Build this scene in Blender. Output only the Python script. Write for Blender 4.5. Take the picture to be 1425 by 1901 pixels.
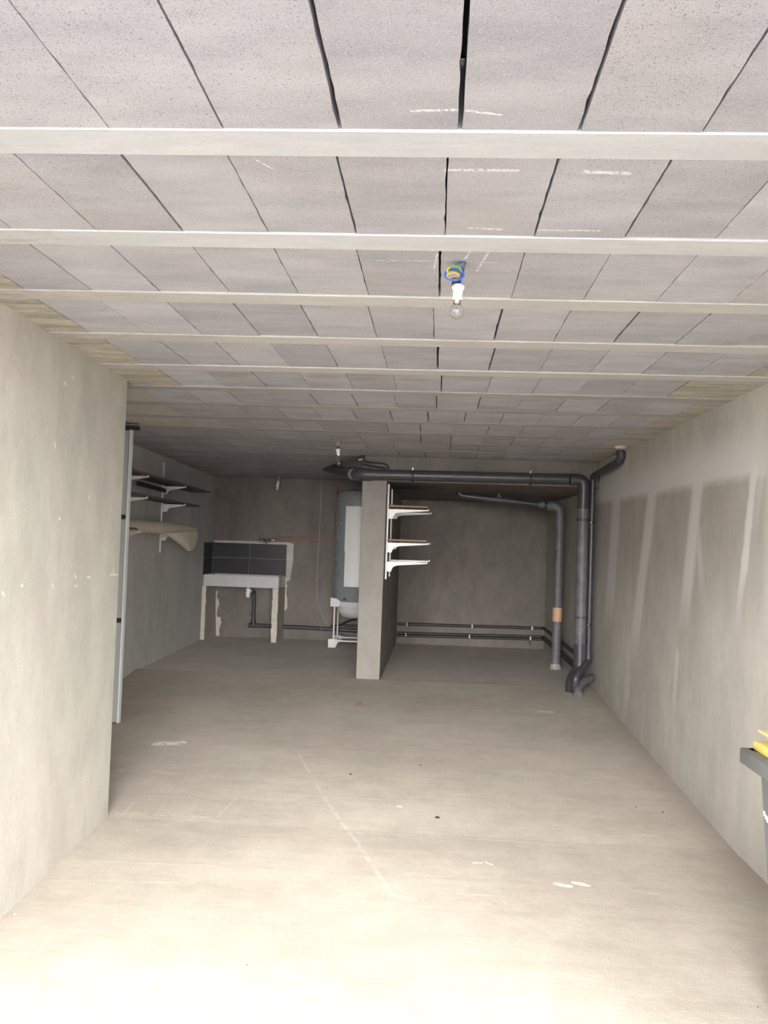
import bpy, bmesh, math, random
from mathutils import Vector, Matrix
random.seed(7)
PI = math.pi
S = bpy.context.scene
C = S.collection
for o in list(bpy.data.objects):
    bpy.data.objects.remove(o)

# ------------------------------------------------------------------ camera
EYE = 1.57                                   # camera height over the front floor (world z = 0)
YAW, PITCH, ROLL, FPX = -0.0605, 0.0353, 0.0347, 1650.35
def basis():
    cy, sy = math.cos(YAW), math.sin(YAW)
    f = Vector((sy*math.cos(PITCH), cy*math.cos(PITCH), math.sin(PITCH)))
    r = Vector((cy, -sy, 0)); u = r.cross(f)
    c, s = math.cos(ROLL), math.sin(ROLL)
    return c*r + s*u, -s*r + c*u, f
CR, CU, CF = basis()
cam_d = bpy.data.cameras.new('camera'); cam = bpy.data.objects.new('camera', cam_d); C.objects.link(cam)
cam_d.sensor_fit = 'HORIZONTAL'; cam_d.sensor_width = 36.0; cam_d.lens = FPX/1425*36
cam_d.clip_start = 0.05; cam_d.clip_end = 200
M = Matrix((CR, CU, -CF)).transposed().to_4x4(); M.translation = Vector((0, 0, EYE)); cam.matrix_world = M
S.camera = cam

# ------------------------------------------------------------------ sky and exposure
W = bpy.data.worlds.new('overcast_sky'); S.world = W; W.use_nodes = True
wn = W.node_tree.nodes; wl = W.node_tree.links; wn.clear()
wo = wn.new('ShaderNodeOutputWorld'); wb = wn.new('ShaderNodeBackground')
wt_ = wn.new('ShaderNodeTexCoord'); ws = wn.new('ShaderNodeSeparateXYZ'); wm = wn.new('ShaderNodeMapRange')
# bright hazy overcast, lighter towards the horizon all round
wl.new(wt_.outputs['Generated'], ws.inputs[0]); wl.new(ws.outputs['Z'], wm.inputs[0])
wm.inputs[1].default_value = 0.0; wm.inputs[2].default_value = 0.55; wm.inputs[3].default_value = 2.3; wm.inputs[4].default_value = 1.0
wb.inputs['Color'].default_value = (1.0, 0.975, 0.95, 1); wl.new(wm.outputs[0], wb.inputs['Strength'])
wl.new(wb.outputs[0], wo.inputs[0])
S.view_settings.view_transform = 'Standard'; S.view_settings.look = 'None'
S.view_settings.gamma = 1.0; S.view_settings.use_curve_mapping = False
S.view_settings.exposure = 3.3
S.cycles.max_bounces = 14; S.cycles.diffuse_bounces = 9

sd = bpy.data.lights.new('hazy_sun', 'SUN'); sun = bpy.data.objects.new('hazy_sun', sd); C.objects.link(sun)
sd.energy = 1.1; sd.angle = math.radians(42); sd.color = (1, .965, .92)      # veiled by cloud, behind the camera
sun.rotation_euler = (math.radians(90-18), 0, math.radians(3))

# ------------------------------------------------------------------ measuring helpers
def ray(u, v): return CF + (u-712.5)/FPX*CR - (v-950.5)/FPX*CU
def at(u, v, y):                              # the point at depth y that shows at u, v
    d = ray(u, v); d = d*(y/d.y); return Vector((d.x, d.y, d.z+EYE))
def atx(u, v, x):
    d = ray(u, v); d = d*(x/d.x); return Vector((d.x, d.y, d.z+EYE))
def atz(u, v, z):
    d = ray(u, v); d = d*((z-EYE)/d.z); return Vector((d.x, d.y, d.z+EYE))

CEIL = EYE+0.87
def floor_z(y):
    P = [(-30, -0.0), (4.9, 0.0), (6.8, 0.105), (8.4, 0.192), (8.85, 0.222), (8.8501, 0.205), (12.6, 0.178)]
    for (a, za), (b, zb) in zip(P, P[1:]):
        if y <= b: return za+(zb-za)*(y-a)/(b-a)
    return P[-1][1]
def wl_x(y): return -1.777-0.0485*(y-4.914)    # near left wall face
def wf_x(y): return -2.942-0.0582*(y-8.25)     # far left wall face
def wr_x(y): return 1.636-0.0137*(y-4.55)      # right wall face
BACK = 12.5

# ------------------------------------------------------------------ materials
class NT:
    def __init__(s, m): s.t = m.node_tree; s.n = s.t.nodes; s.l = s.t.links
    def new(s, k, **kw):
        x = s.n.new(k)
        for a, b in kw.items(): setattr(x, a, b)
        return x
    def link(s, a, b): s.l.new(a, b)
    def m(s, op, a, b=None, c=None, clamp=False):
        x = s.n.new('ShaderNodeMath'); x.operation = op; x.use_clamp = clamp
        for i, q in enumerate((a, b, c)):
            if q is None: continue
            if isinstance(q, (int, float)): x.inputs[i].default_value = q
            else: s.l.new(q, x.inputs[i])
        return x.outputs[0]
    def noise(s, vec, scale, detail=4, rough=.6):
        x = s.n.new('ShaderNodeTexNoise'); x.inputs['Scale'].default_value = scale
        x.inputs['Detail'].default_value = detail; x.inputs['Roughness'].default_value = rough
        if vec is not None: s.l.new(vec, x.inputs['Vector'])
        return x.outputs['Fac']
    def remap(s, f, a, b, c=0., d=1.):
        x = s.n.new('ShaderNodeMapRange'); x.inputs[1].default_value = a; x.inputs[2].default_value = b
        x.inputs[3].default_value = c; x.inputs[4].default_value = d; s.l.new(f, x.inputs[0]); return x.outputs[0]
    def smooth(s, f, a, b, c=0., d=1.):
        x = s.n.new('ShaderNodeMapRange'); x.interpolation_type = 'SMOOTHSTEP'
        x.inputs[1].default_value = a; x.inputs[2].default_value = b
        x.inputs[3].default_value = c; x.inputs[4].default_value = d; s.l.new(f, x.inputs[0]); return x.outputs[0]
    def mix(s, f, a, b, mode='MIX'):
        x = s.n.new('ShaderNodeMix'); x.data_type = 'RGBA'; x.blend_type = mode
        for i, q in ((0, f), (6, a), (7, b)):
            if isinstance(q, (int, float)): x.inputs[i].default_value = q
            elif isinstance(q, tuple): x.inputs[i].default_value = (*q[:3], 1)
            else: s.l.new(q, x.inputs[i])
        return x.outputs[2]
    def seg(s, X, Y, a, b, w):                   # 1 on the stroke from a to b of half-width w, in the plane X, Y
        dx, dy = b[0]-a[0], b[1]-a[1]; L = dx*dx+dy*dy
        px = s.m('SUBTRACT', X, a[0]); py = s.m('SUBTRACT', Y, a[1])
        t = s.m('MULTIPLY_ADD', px, dx/L, s.m('MULTIPLY', py, dy/L)); t = s.m('MAXIMUM', s.m('MINIMUM', t, 1.), 0.)
        ex = s.m('SUBTRACT', px, s.m('MULTIPLY', t, dx)); ey = s.m('SUBTRACT', py, s.m('MULTIPLY', t, dy))
        d = s.m('SQRT', s.m('ADD', s.m('MULTIPLY', ex, ex), s.m('MULTIPLY', ey, ey)))
        return s.smooth(d, w*.5, w*1.3, 1., 0.)

def base_mat(name, rough=.8):
    m = bpy.data.materials.new(name); m.use_nodes = True
    b = m.node_tree.nodes['Principled BSDF']; b.inputs['Roughness'].default_value = rough
    return m, b, NT(m)
def plain(name, col, rough=.5, metal=0., spec=.5, vary=.06, scale=30):
    m, b, t = base_mat(name, rough)
    b.inputs['Metallic'].default_value = metal; b.inputs['Specular IOR Level'].default_value = spec
    tc = t.new('ShaderNodeTexCoord')
    n = t.noise(tc.outputs['Object'], scale, 5)
    f = t.remap(n, .3, .7, 1-vary, 1+vary)
    c = t.mix(1., col, f, 'MULTIPLY')
    t.link(c, b.inputs['Base Color'])
    t.link(t.remap(n, .3, .7, max(rough-.08, .02), min(rough+.08, 1)), b.inputs['Roughness'])
    return m

def concrete(name, c1, c2, big=.9, contrast=1., bump=.25, stretch=(1, 1, .55), spots=0., extra=None):
    m, b, t = base_mat(name, .93)
    b.inputs['Specular IOR Level'].default_value = .2
    g = t.new('ShaderNodeNewGeometry'); P = g.outputs['Position']
    mp = t.new('ShaderNodeMapping'); mp.inputs['Scale'].default_value = stretch; t.link(P, mp.inputs['Vector'])
    n1 = t.noise(mp.outputs[0], big, 6, .62); n2 = t.noise(mp.outputs[0], big*6, 5, .7); n3 = t.noise(P, 120, 3, .7)
    f = t.m('ADD', t.m('MULTIPLY', t.smooth(n1, .36, .64), .58), t.m('MULTIPLY', t.smooth(n2, .35, .65), .42))
    col = t.mix(f, c1, c2)
    col = t.mix(1., col, t.remap(n3, .3, .7, 1-.08*contrast, 1+.08*contrast), 'MULTIPLY')
    n5 = t.noise(mp.outputs[0], big*2.3, 3, .5)
    col = t.mix(t.smooth(n5, .42, .62), t.mix(1., col, (.985, .995, .975), 'MULTIPLY'), t.mix(1., col, (1.012, .988, .985), 'MULTIPLY'))
    if extra: col = extra(t, P, col, n1, n2)
    t.link(col, b.inputs['Base Color'])
    bp = t.new('ShaderNodeBump'); bp.inputs['Strength'].default_value = bump; bp.inputs['Distance'].default_value = .004
    t.link(t.m('ADD', n3, t.m('MULTIPLY', n2, 3.)), bp.inputs['Height']); t.link(bp.outputs[0], b.inputs['Normal'])
    return m

def sep(t, P):
    x = t.new('ShaderNodeSeparateXYZ'); t.link(P, x.inputs[0]); return x.outputs

# right wall: pale dried-out bands left in the render, their own shape
def wall_stains(t, P, col, n1, n2):
    X, Y, Z = sep(t, P)
    def pos(u, v): p = atx(u, v, 1.6); return (p.y, p.z)
    wob = t.m('MULTIPLY', t.m('SUBTRACT', n2, .5), .10)
    Yw = t.m('ADD', Y, wob)
    tot = None
    for (a, b_, w, k, zend) in (((1389, 862), (1357, 1160), .055, .95, .12), ((1402, 850), (1385, 1010), .05, .5, .2),
                          ((1291, 872), (1263, 1160), .12, .75, .1), ((1278, 872), (1300, 1140), .06, .45, .2), ((1213, 885), (1172, 1230), .15, .75, .2),
                          ((1148, 895), (1132, 1160), .20, .65, .1), ((1252, 1215), (1244, 1360), .05, .6, .2), ((1170, 1180), (1160, 1340), .10, .35, .2)):
        pa, pb = pos(*a), pos(*b_)
        ctr = t.m('MULTIPLY_ADD', Z, (pb[0]-pa[0])/(pb[1]-pa[1]), pa[0]-pa[1]*(pb[0]-pa[0])/(pb[1]-pa[1]))
        d = t.m('ABSOLUTE', t.m('SUBTRACT', Yw, ctr))
        s1 = t.smooth(d, w*.45, w*1.25, 1., 0.)
        s2 = t.smooth(Z, pb[1]-.15, pb[1]+zend+.25)
        s3 = t.smooth(Z, pa[1]-.02, pa[1]+.10, 1., 0.)
        q = t.m('MULTIPLY', t.m('MULTIPLY', s1, s2), t.m('MULTIPLY', s3, k))
        tot = q if tot is None else t.m('MAXIMUM', tot, q)
    # top band, along the wall, soft upwards
    zb = EYE+.425
    Zs = t.m('ADD', Z, t.m('MULTIPLY', t.m('SUBTRACT', Y, 5), -.012))
    up = t.m('MULTIPLY', t.smooth(Zs, zb-.012, zb+.03), t.smooth(Zs, zb+.08, zb+.36, 1., 0.))
    up = t.m('MULTIPLY', up, t.smooth(Yw, 4.45, 4.75)); up = t.m('MULTIPLY', up, .75)
    tot = t.m('MAXIMUM', tot, up)
    tot = t.m('MULTIPLY', tot, t.smooth(Y, 10., 8.9))
    # damp brownish cloth between the bands
    dk = t.m('MULTIPLY', t.smooth(Zs, zb, zb-.04), t.smooth(Z, .9, 1.75)); dk = t.m('MULTIPLY', dk, t.smooth(Yw, 4.5, 4.62))
    dk = t.m('MULTIPLY', dk, t.smooth(Y, 10., 8.9)); 
    col = t.mix(t.m('MULTIPLY', dk, .45), col, (.265, .24, .215))
    # darker towards the foot
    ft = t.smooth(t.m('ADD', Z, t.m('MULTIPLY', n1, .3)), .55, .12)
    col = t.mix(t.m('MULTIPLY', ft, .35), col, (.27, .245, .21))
    return t.mix(t.m('MULTIPLY', tot, .95), col, (.64, .63, .62))

def wall_chips(t, P, col, n1, n2):
    X, Y, Z = sep(t, P)
    tot = None
    def pos(u, v):
        d = ray(u, v); k = (-1.777+.0485*4.914)/(d.x+.0485*d.y); d = d*k; return (d.y, d.z+EYE)
    for (u, v, du, dv) in ((102, 822, 1, 10), (162, 1071, 5, 1), (97, 1082, 1, 7), (139, 1067, 2, 6), (211, 1054, -1, 9), (205, 1067, 13, 0), (109, 964, 3, -2), (120, 710, 3, 5), (133, 698, 3, 4),
                           (39, 1087, 3, 0), (164, 920, 2, 5), (140, 1087, 3, 1), (5, 1100, 2, 5)):
        q = t.seg(Y, Z, pos(u, v), pos(u+du, v+dv), .007)
        tot = q if tot is None else t.m('MAXIMUM', tot, q)
    vor = t.noise(P, 45, 3, .6)
    col = t.mix(t.m('MULTIPLY', t.m('MULTIPLY', tot, t.smooth(vor, .38, .5)), .9), col, (.75, .74, .70))
    return col

def floor_marks(t, P, col, n1, n2):
    X, Y, Z = sep(t, P)
    # brushed sweep lines of the screed, running across the garage
    mp = t.new('ShaderNodeMapping'); mp.inputs['Scale'].default_value = (.35, 9, 1); mp.inputs['Rotation'].default_value = (0, 0, .03); t.link(P, mp.inputs['Vector'])
    s = t.noise(mp.outputs[0], 1.6, 7, .7)
    col = t.mix(t.smooth(s, .42, .75), col, t.mix(1., col, (.93, .925, .915), 'MULTIPLY'))
    s2 = t.noise(mp.outputs[0], 4.3, 4, .6)
    lines = t.smooth(s2, .67, .74)
    col = t.mix(t.m('MULTIPLY', lines, .25), col, (.70, .675, .63))
    tot = None
    def pos(u, v):
        p = atz(u, v, 0)
        for _ in range(12): p = atz(u, v, floor_z(p.y))
        return (p.x, p.y)
    for (a, b_, w) in (((556, 1402), (600, 1478), .012), ((600, 1478), (664, 1565), .012), ((664, 1565), (726, 1660), .014), ((726, 1660), (770, 1672), .012),
                       ((206, 1443), (248, 1418), .007), ((248, 1418), (322, 1420), .007), ((215, 1510), (400, 1518), .009), ((402, 1518), (442, 1479), .009), ((276, 1477), (360, 1479), .007),
                       ((490, 1473), (700, 1484), .008), ((662, 1546), (840, 1554), .008), ((840, 1554), (1040, 1570), .008), ((135, 1598), (400, 1607), .008), ((100, 1634), (360, 1639), .008),
                       ((560, 1400), (660, 1402), .006), ((850, 1303), (985, 1322), .012), ((700, 1352), (860, 1345), .01), ((225, 1515), (252, 1486), .007), ((1170, 1653), (1233, 1661), .010), ((1170, 1551), (1220, 1551), .010), ((780, 1655), (935, 1664), .008)):
        q = t.seg(X, Y, pos(*a), pos(*b_), w)
        tot = q if tot is None else t.m('MAXIMUM', tot, q)
    brk = t.smooth(t.noise(P, 14, 4, .7), .35, .6)
    col = t.mix(t.m('MULTIPLY', t.m('MULTIPLY', tot, brk), .30), col, (.74, .71, .65))
    tot = None
    for (a, b_, w) in (((290, 1382), (338, 1378), .035), ((296, 1380), (330, 1380), .045), ((1035, 1641), (1055, 1645), .022), ((1068, 1639), (1088, 1643), .022), ((740, 1497), (742, 1497), .015), ((1000, 1321), (1025, 1322), .02),
                       ((880, 1602), (892, 1602), .012), ((900, 1600), (912, 1605), .010)):
        q = t.seg(X, Y, pos(*a), pos(*b_), w)
        tot = q if tot is None else t.m('MAXIMUM', tot, q)
    brk = t.smooth(t.noise(P, 22, 4, .7), .36, .5)
    col = t.mix(t.m('MULTIPLY', t.m('MULTIPLY', tot, brk), .9), col, (.80, .76, .70))
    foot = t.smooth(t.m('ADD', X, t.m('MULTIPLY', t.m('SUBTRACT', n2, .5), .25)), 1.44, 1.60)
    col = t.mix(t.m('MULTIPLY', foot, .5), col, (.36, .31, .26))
    gr = t.new('ShaderNodeMapping'); gr.inputs['Scale'].default_value = (3, 14, 1); t.link(P, gr.inputs['Vector'])
    g1 = t.noise(gr.outputs[0], 5, 6, .75)
    col = t.mix(1., col, t.remap(g1, .3, .7, .93, 1.05), 'MULTIPLY')
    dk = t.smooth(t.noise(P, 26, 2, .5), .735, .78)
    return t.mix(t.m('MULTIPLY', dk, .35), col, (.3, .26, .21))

WALL = concrete('cement_render', (.37, .365, .335), (.47, .455, .415), .8)
WALL_L = concrete('cement_render_chipped', (.40, .388, .352), (.56, .545, .50), .8, extra=wall_chips)
WALL_R = concrete('cement_render_stained', (.40, .388, .36), (.54, .525, .49), .9, extra=wall_stains)
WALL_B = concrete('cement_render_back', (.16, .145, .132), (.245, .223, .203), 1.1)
PILLAR = concrete('cement_render_pale', (.235, .22, .205), (.31, .295, .277), 1.2)
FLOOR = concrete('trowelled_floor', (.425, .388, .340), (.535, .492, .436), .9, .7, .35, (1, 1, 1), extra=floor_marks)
FLOOR_R = concrete('rear_floor', (.66, .62, .58), (.78, .74, .70), 1.1, .7, .35, (1, 1, 1))
WALL_F = concrete('cement_render_far', (.53, .525, .52), (.66, .655, .645), .9)
SLAB = concrete('dark_void', (.05, .05, .05), (.08, .08, .08), 1)
FILL = concrete('smeared_mortar', (.34, .32, .27), (.66, .62, .54), 2.2, 1.5, .6, (1, 7, 1))
GROUND = concrete('yard_paving', (.085, .084, .087), (.11, .108, .113), .5)

def block_material(name):
    m, b, t = base_mat(name, .95); b.inputs['Specular IOR Level'].default_value = .15
    g = t.new('ShaderNodeNewGeometry'); P = g.outputs['Position']; X, Y, Z = sep(t, P)
    oi = t.new('ShaderNodeObjectInfo'); rnd = oi.outputs['Random']
    off = t.new('ShaderNodeVectorMath', operation='ADD'); t.link(P, off.inputs[0])
    cmb = t.new('ShaderNodeCombineXYZ'); t.link(t.m('MULTIPLY', rnd, 40), cmb.inputs[0]); t.link(t.m('MULTIPLY', rnd, 17), cmb.inputs[1]); t.link(cmb.outputs[0], off.inputs[1])
    mp = t.new('ShaderNodeMapping'); mp.inputs['Scale'].default_value = (.8, 2.2, 1); t.link(off.outputs[0], mp.inputs['Vector'])
    n1 = t.noise(mp.outputs[0], 3.5, 4, .6); n3 = t.noise(P, 210, 2, .6); n4 = t.noise(P, 330, 1, .5)
    col = t.mix(t.remap(n1, .3, .7), (.405, .402, .438), (.545, .538, .580))
    col = t.mix(1., col, t.remap(rnd, 0, 1, .90, 1.08), 'MULTIPLY')
    col = t.mix(t.smooth(t.noise(off.outputs[0], 1.3, 2), .5, .75, 0., .45), col, (.42, .39, .38))
    col = t.mix(t.smooth(n3, .60, .68), col, (.56, .545, .565))
    col = t.mix(t.m('MULTIPLY', t.smooth(n4, .63, .70), .8), col, (.13, .125, .125))
    def pos(u, v): p = atz(u, v, CEIL); return (p.x, p.y)
    tot = None
    for (a, b_, w) in (((806, 502), (811, 475), .004), ((862, 486), (872, 471), .004), ((884, 508), (906, 473), .004), ((700, 487), (815, 489), .0025), ((862, 491), (925, 492), .0025),
                       ((765, 211), (850, 209), .005), ((850, 209), (928, 218), .005), ((828, 320), (958, 321), .008), ((1085, 322), (1165, 325), .010), ((1000, 430), (1110, 431), .006), ((870, 427), (930, 430), .006),
                       ((475, 302), (505, 318), .003), ((815, 660), (813, 682), .004)):
        q = t.seg(X, Y, pos(*a), pos(*b_), w); tot = q if tot is None else t.m('MAXIMUM', tot, q)
    rs = None
    for (a, b_, w) in (((588, 702), (612, 702), .055), ((752, 706), (778, 706), .05), ((420, 700), (440, 701), .05), ((672, 706), (690, 706), .04)):
        q = t.seg(X, Y, pos(*a), pos(*b_), w); rs = q if rs is None else t.m('MAXIMUM', rs, q)
    col = t.mix(t.m('MULTIPLY', rs, .32), col, (.36, .25, .18))
    brk = t.smooth(t.noise(P, 90, 3, .7), .38, .58)
    col = t.mix(t.m('MULTIPLY', t.m('MULTIPLY', tot, brk), .85), col, (.88, .87, .88))
    t.link(col, b.inputs['Base Color'])
    bp = t.new('ShaderNodeBump'); bp.inputs['Strength'].default_value = .5; bp.inputs['Distance'].default_value = .003
    t.link(n3, bp.inputs['Height']); t.link(bp.outputs[0], b.inputs['Normal'])
    return m
BLOCK = block_material('pumice_block')
def joist_extra(t, P, col, n1, n2):
    mp = t.new('ShaderNodeMapping'); mp.inputs['Scale'].default_value = (1.2, 14, 1); t.link(P, mp.inputs['Vector'])
    s = t.noise(mp.outputs[0], 2.5, 6, .7)
    col = t.mix(t.smooth(s, .6, .7, 0., .35), col, (.42, .40, .36))
    X, Y, Z = sep(t, P)
    left = t.m('MULTIPLY', t.smooth(X, -.75, -1.35), t.smooth(n2, .44, .62))   # cement smears near the left bearing wall
    return t.mix(t.m('MULTIPLY', left, .55), col, (.36, .33, .27))
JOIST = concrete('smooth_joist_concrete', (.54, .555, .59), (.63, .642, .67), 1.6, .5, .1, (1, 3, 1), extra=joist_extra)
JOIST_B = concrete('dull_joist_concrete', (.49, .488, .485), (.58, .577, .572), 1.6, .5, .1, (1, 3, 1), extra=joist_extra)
JOIST_C = concrete('dark_joist_concrete', (.365, .35, .355), (.465, .448, .452), 1.6, .7, .1, (1, 3, 1))  # joist tone steps darker with distance from the opening

M_PVC = plain('grey_pvc', (.058, .057, .068), .38, vary=.18, scale=8)
M_PVCD = plain('dusty_grey_pvc', (.135, .135, .15), .5, vary=.3, scale=14)
M_BLACK = plain('black_pipe', (.035, .032, .03), .5)
M_PEACH = plain('peach_coupling', (.62, .40, .25), .6, vary=.12)
M_WHITE = plain('white_enamel', (.90, .90, .90), .45, vary=.02)
M_RAIL = plain('white_painted_steel', (.78, .78, .77), .4, vary=.02)
M_TANK = plain('grey_tank_enamel', (.25, .275, .29), .3, vary=.03)
M_CAST = plain('white_casting', (.66, .66, .67), .5, vary=.04)
M_CERAM = plain('white_ceramic', (.60, .59, .61), .25, vary=.02)
M_TILE = plain('charcoal_tile', (.016, .0155, .02), .45, vary=.15, scale=12)
M_GROUT = plain('pale_grout', (.22, .22, .23), .9)
M_COPPER = plain('copper', (.72, .30, .17), .35, metal=.8, vary=.1)
M_COPD = plain('tarnished_copper', (.36, .17, .12), .45, metal=.5, vary=.15)
M_CHROME = plain('chrome', (.75, .75, .76), .15, metal=1., vary=.02)
M_BRASSD = plain('dark_valve_metal', (.12, .11, .10), .3, metal=.7)
M_WOOD = plain('brown_board', (.23, .15, .10), .6, vary=.25, scale=20)
M_DARKBOARD = plain('dark_board', (.14, .125, .115), .7, vary=.15)
M_CREAM = plain('cream_foam', (.64, .58, .47), .7, vary=.05, scale=6)
M_PLASTER = plain('pale_plaster_edge', (.62, .57, .51), .9, vary=.12, scale=14)
M_MORT = plain('grey_mortar', (.36, .34, .31), .9, vary=.3, scale=30)
M_LEAF = plain('pale_grey_lacquer', (.42, .45, .44), .5, vary=.03)
M_LEAFE = plain('white_edge', (.80, .84, .88), .4, vary=.02)
M_DARK = plain('dark_rubber', (.03, .028, .026), .6)
M_BIN = plain('grey_bin_plastic', (.13, .136, .138), .5, vary=.05, scale=5)
M_LID = plain('yellow_bin_plastic', (.74, .58, .17), .45, vary=.05, scale=6)
M_LIDP = plain('faded_yellow_plastic', (.70, .58, .33), .5, vary=.08, scale=12)
M_BLUE = plain('blue_wire', (.03, .12, .50), .4)
M_YEL = plain('yellow_wire', (.72, .55, .05), .4)
M_GRN = plain('green_wire', (.12, .42, .08), .4)
M_BRN = plain('brown_wire', (.20, .09, .05), .4)
M_CONDUIT = plain('grey_conduit', (.10, .14, .22), .5)
M_PORC = plain('white_porcelain', (.85, .85, .84), .3, vary=.01)
M_BRASS = plain('dull_brass', (.62, .55, .42), .3, metal=1.)
M_RUST = plain('dry_leaf', (.16, .08, .04), .9)
M_GREYW = plain('grey_cable', (.36, .35, .33), .6)
def glass_mat():
    m, b, t = base_mat('clear_glass', .02)
    b.inputs['Base Color'].default_value = (.98, .98, .98, 1); b.inputs['Transmission Weight'].default_value = 1; b.inputs['IOR'].default_value = 1.45
    return m
M_GLASS = glass_mat()

# ------------------------------------------------------------------ geometry helpers
def link(name, me, mat, parent=None, smooth=False):
    o = bpy.data.objects.new(name, me); C.objects.link(o)
    if mat: me.materials.clear(); me.materials.append(mat)
    if smooth:
        for p in me.polygons: p.use_smooth = True
    if parent: put(o, parent)
    return o
def put(o, parent):
    o.parent = parent; o.matrix_parent_inverse = Matrix.Translation(-parent.location)
def tag(o, label=None, cat=None, group=None, kind=None):
    if label: o['label'] = label
    if cat: o['category'] = cat
    if group: o['group'] = group
    if kind: o['kind'] = kind
    return o
def thing(name, label, cat, loc, group=None):
    o = bpy.data.objects.new(name, None); C.objects.link(o); o.location = loc; o.empty_display_size = .1
    return tag(o, label, cat, group)
class MB:
    def __init__(s): s.b = bmesh.new()
    def box(s, a, b, bevel=0, seg=1):
        a, b = Vector(a), Vector(b)
        r = bmesh.ops.create_cube(s.b, size=1.0)
        for v in r['verts']:
            v.co = Vector(((a.x+b.x)/2+v.co.x*(b.x-a.x), (a.y+b.y)/2+v.co.y*(b.y-a.y), (a.z+b.z)/2+v.co.z*(b.z-a.z)))
        if bevel:
            ed = list({e for v in r['verts'] for e in v.link_edges})
            bmesh.ops.bevel(s.b, geom=ed, offset=bevel, segments=seg, affect='EDGES', profile=.5)
        return s
    def hexa(s, P8):                             # bottom ring of four, then top ring of four
        v = [s.b.verts.new(p) for p in P8]
        for f in ((3, 2, 1, 0), (4, 5, 6, 7), (0, 1, 5, 4), (1, 2, 6, 5), (2, 3, 7, 6), (3, 0, 4, 7)): s.b.faces.new([v[i] for i in f])
        return s
    def prism(s, pts, off):                      # polygon pushed along off
        off = Vector(off); n = len(pts)
        a = [s.b.verts.new(p) for p in pts]; b = [s.b.verts.new(Vector(p)+off) for p in pts]
        s.b.faces.new(a); s.b.faces.new(b[::-1])
        for i in range(n): s.b.faces.new((a[i], b[i], b[(i+1) % n], a[(i+1) % n]))
        return s
    def tube(s, pts, r, seg=14, bend=0., closed=False, cap=True):
        pts = [Vector(p) for p in pts]
        if bend:
            q = [pts[0]]
            for i in range(1, len(pts)-1):
                p, a, c = pts[i], pts[i-1], pts[i+1]
                da, dc = (a-p), (c-p); k = min(bend, da.length*.49, dc.length*.49)
                A, B = p+da.normalized()*k, p+dc.normalized()*k
                for j in range(7):
                    t = j/6; q.append(A*(1-t)**2+p*2*t*(1-t)+B*t*t)
            q.append(pts[-1]); pts = q
        rings = []; n0 = None
        for i, p in enumerate(pts):
            if closed: d = pts[(i+1) % len(pts)]-pts[i-1]
            else: d = pts[min(i+1, len(pts)-1)]-pts[max(i-1, 0)]
            d.normalize()
            if n0 is None: n0 = d.orthogonal().normalized()
            else:
                n0 = n0-d*n0.dot(d); n0.normalize()
            b = d.cross(n0); rr = r[i] if isinstance(r, (list, tuple)) else r
            rings.append([s.b.verts.new(p+(n0*math.cos(2*PI*k/seg)+b*math.sin(2*PI*k/seg))*rr) for k in range(seg)])
        m = len(rings)
        for i in range(m if closed else m-1):
            A, B = rings[i], rings[(i+1) % m]
            for k in range(seg): s.b.faces.new((A[k], A[(k+1) % seg], B[(k+1) % seg], B[k]))
        if cap and not closed:
            s.b.faces.new(rings[0][::-1]); s.b.faces.new(rings[-1])
        return s
    def lathe(s, prof, c, seg=32, axis=None):    # prof: (radius, height) pairs around the vertical through c
        c = Vector(c); rings = []
        ax = Vector(axis).normalized() if axis else Vector((0, 0, 1)); n = ax.orthogonal().normalized(); b = ax.cross(n)
        for (r, h) in prof:
            if r < 1e-6: rings.append([s.b.verts.new(c+ax*h)])
            else: rings.append([s.b.verts.new(c+ax*h+(n*math.cos(2*PI*k/seg)+b*math.sin(2*PI*k/seg))*r) for k in range(seg)])
        for A, B in zip(rings, rings[1:]):
            for k in range(seg):
                f = [A[k % len(A)], A[(k+1) % len(A)], B[(k+1) % len(B)], B[k % len(B)]]
                u = []
                for x in f:
                    if x not in u: u.append(x)
                if len(u) > 2: s.b.faces.new(u)
        return s
    def done(s, name, mat, parent=None, smooth=False):
        bmesh.ops.recalc_face_normals(s.b, faces=s.b.faces)
        me = bpy.data.meshes.new(name); s.b.to_mesh(me); s.b.free()
        o = link(name, me, mat, None, smooth)
        if smooth:
            try: me.set_sharp_from_angle(angle=math.radians(40))
            except Exception: pass
        if parent: put(o, parent)
        return o
def structure(o): o['kind'] = 'structure'; return o

# ------------------------------------------------------------------ the shell
YO = 1.22                                         # the garage opening: the camera stands just outside it
def strip_mesh(name, mat, ys, xa, xb, thick=.25):
    mb = MB(); b = mb.b; nx = 10
    top = [[b.verts.new((xa(y)+(xb(y)-xa(y))*i/nx, y, floor_z(y))) for i in range(nx+1)] for y in ys]
    bot = [[b.verts.new((v.co.x, v.co.y, v.co.z-thick)) for v in row] for row in top]
    for R, sgn in ((top, 1), (bot, -1)):
        for r0, r1 in zip(R, R[1:]):
            for i in range(nx): b.faces.new((r0[i], r0[i+1], r1[i+1], r1[i])[::sgn])
    for r0, r1, q0, q1 in zip(top, top[1:], bot, bot[1:]):
        b.faces.new((r0[0], r1[0], q1[0], q0[0])); b.faces.new((r0[-1], q0[-1], q1[-1], r1[-1]))
    b.faces.new(top[0][::-1]+bot[0]) if False else None
    for i in range(nx):
        b.faces.new((top[0][i], bot[0][i], bot[0][i+1], top[0][i+1])); b.faces.new((top[-1][i], top[-1][i+1], bot[-1][i+1], bot[-1][i]))
    return structure(mb.done(name, mat))
ys = [YO, 2, 3, 4, 4.9, 5.5, 6.1, 6.8, 7.4, 8.0, 8.4, 8.6, 8.849]
strip_mesh('floor', FLOOR, ys, lambda y: -3.4, lambda y: 1.95)
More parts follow.
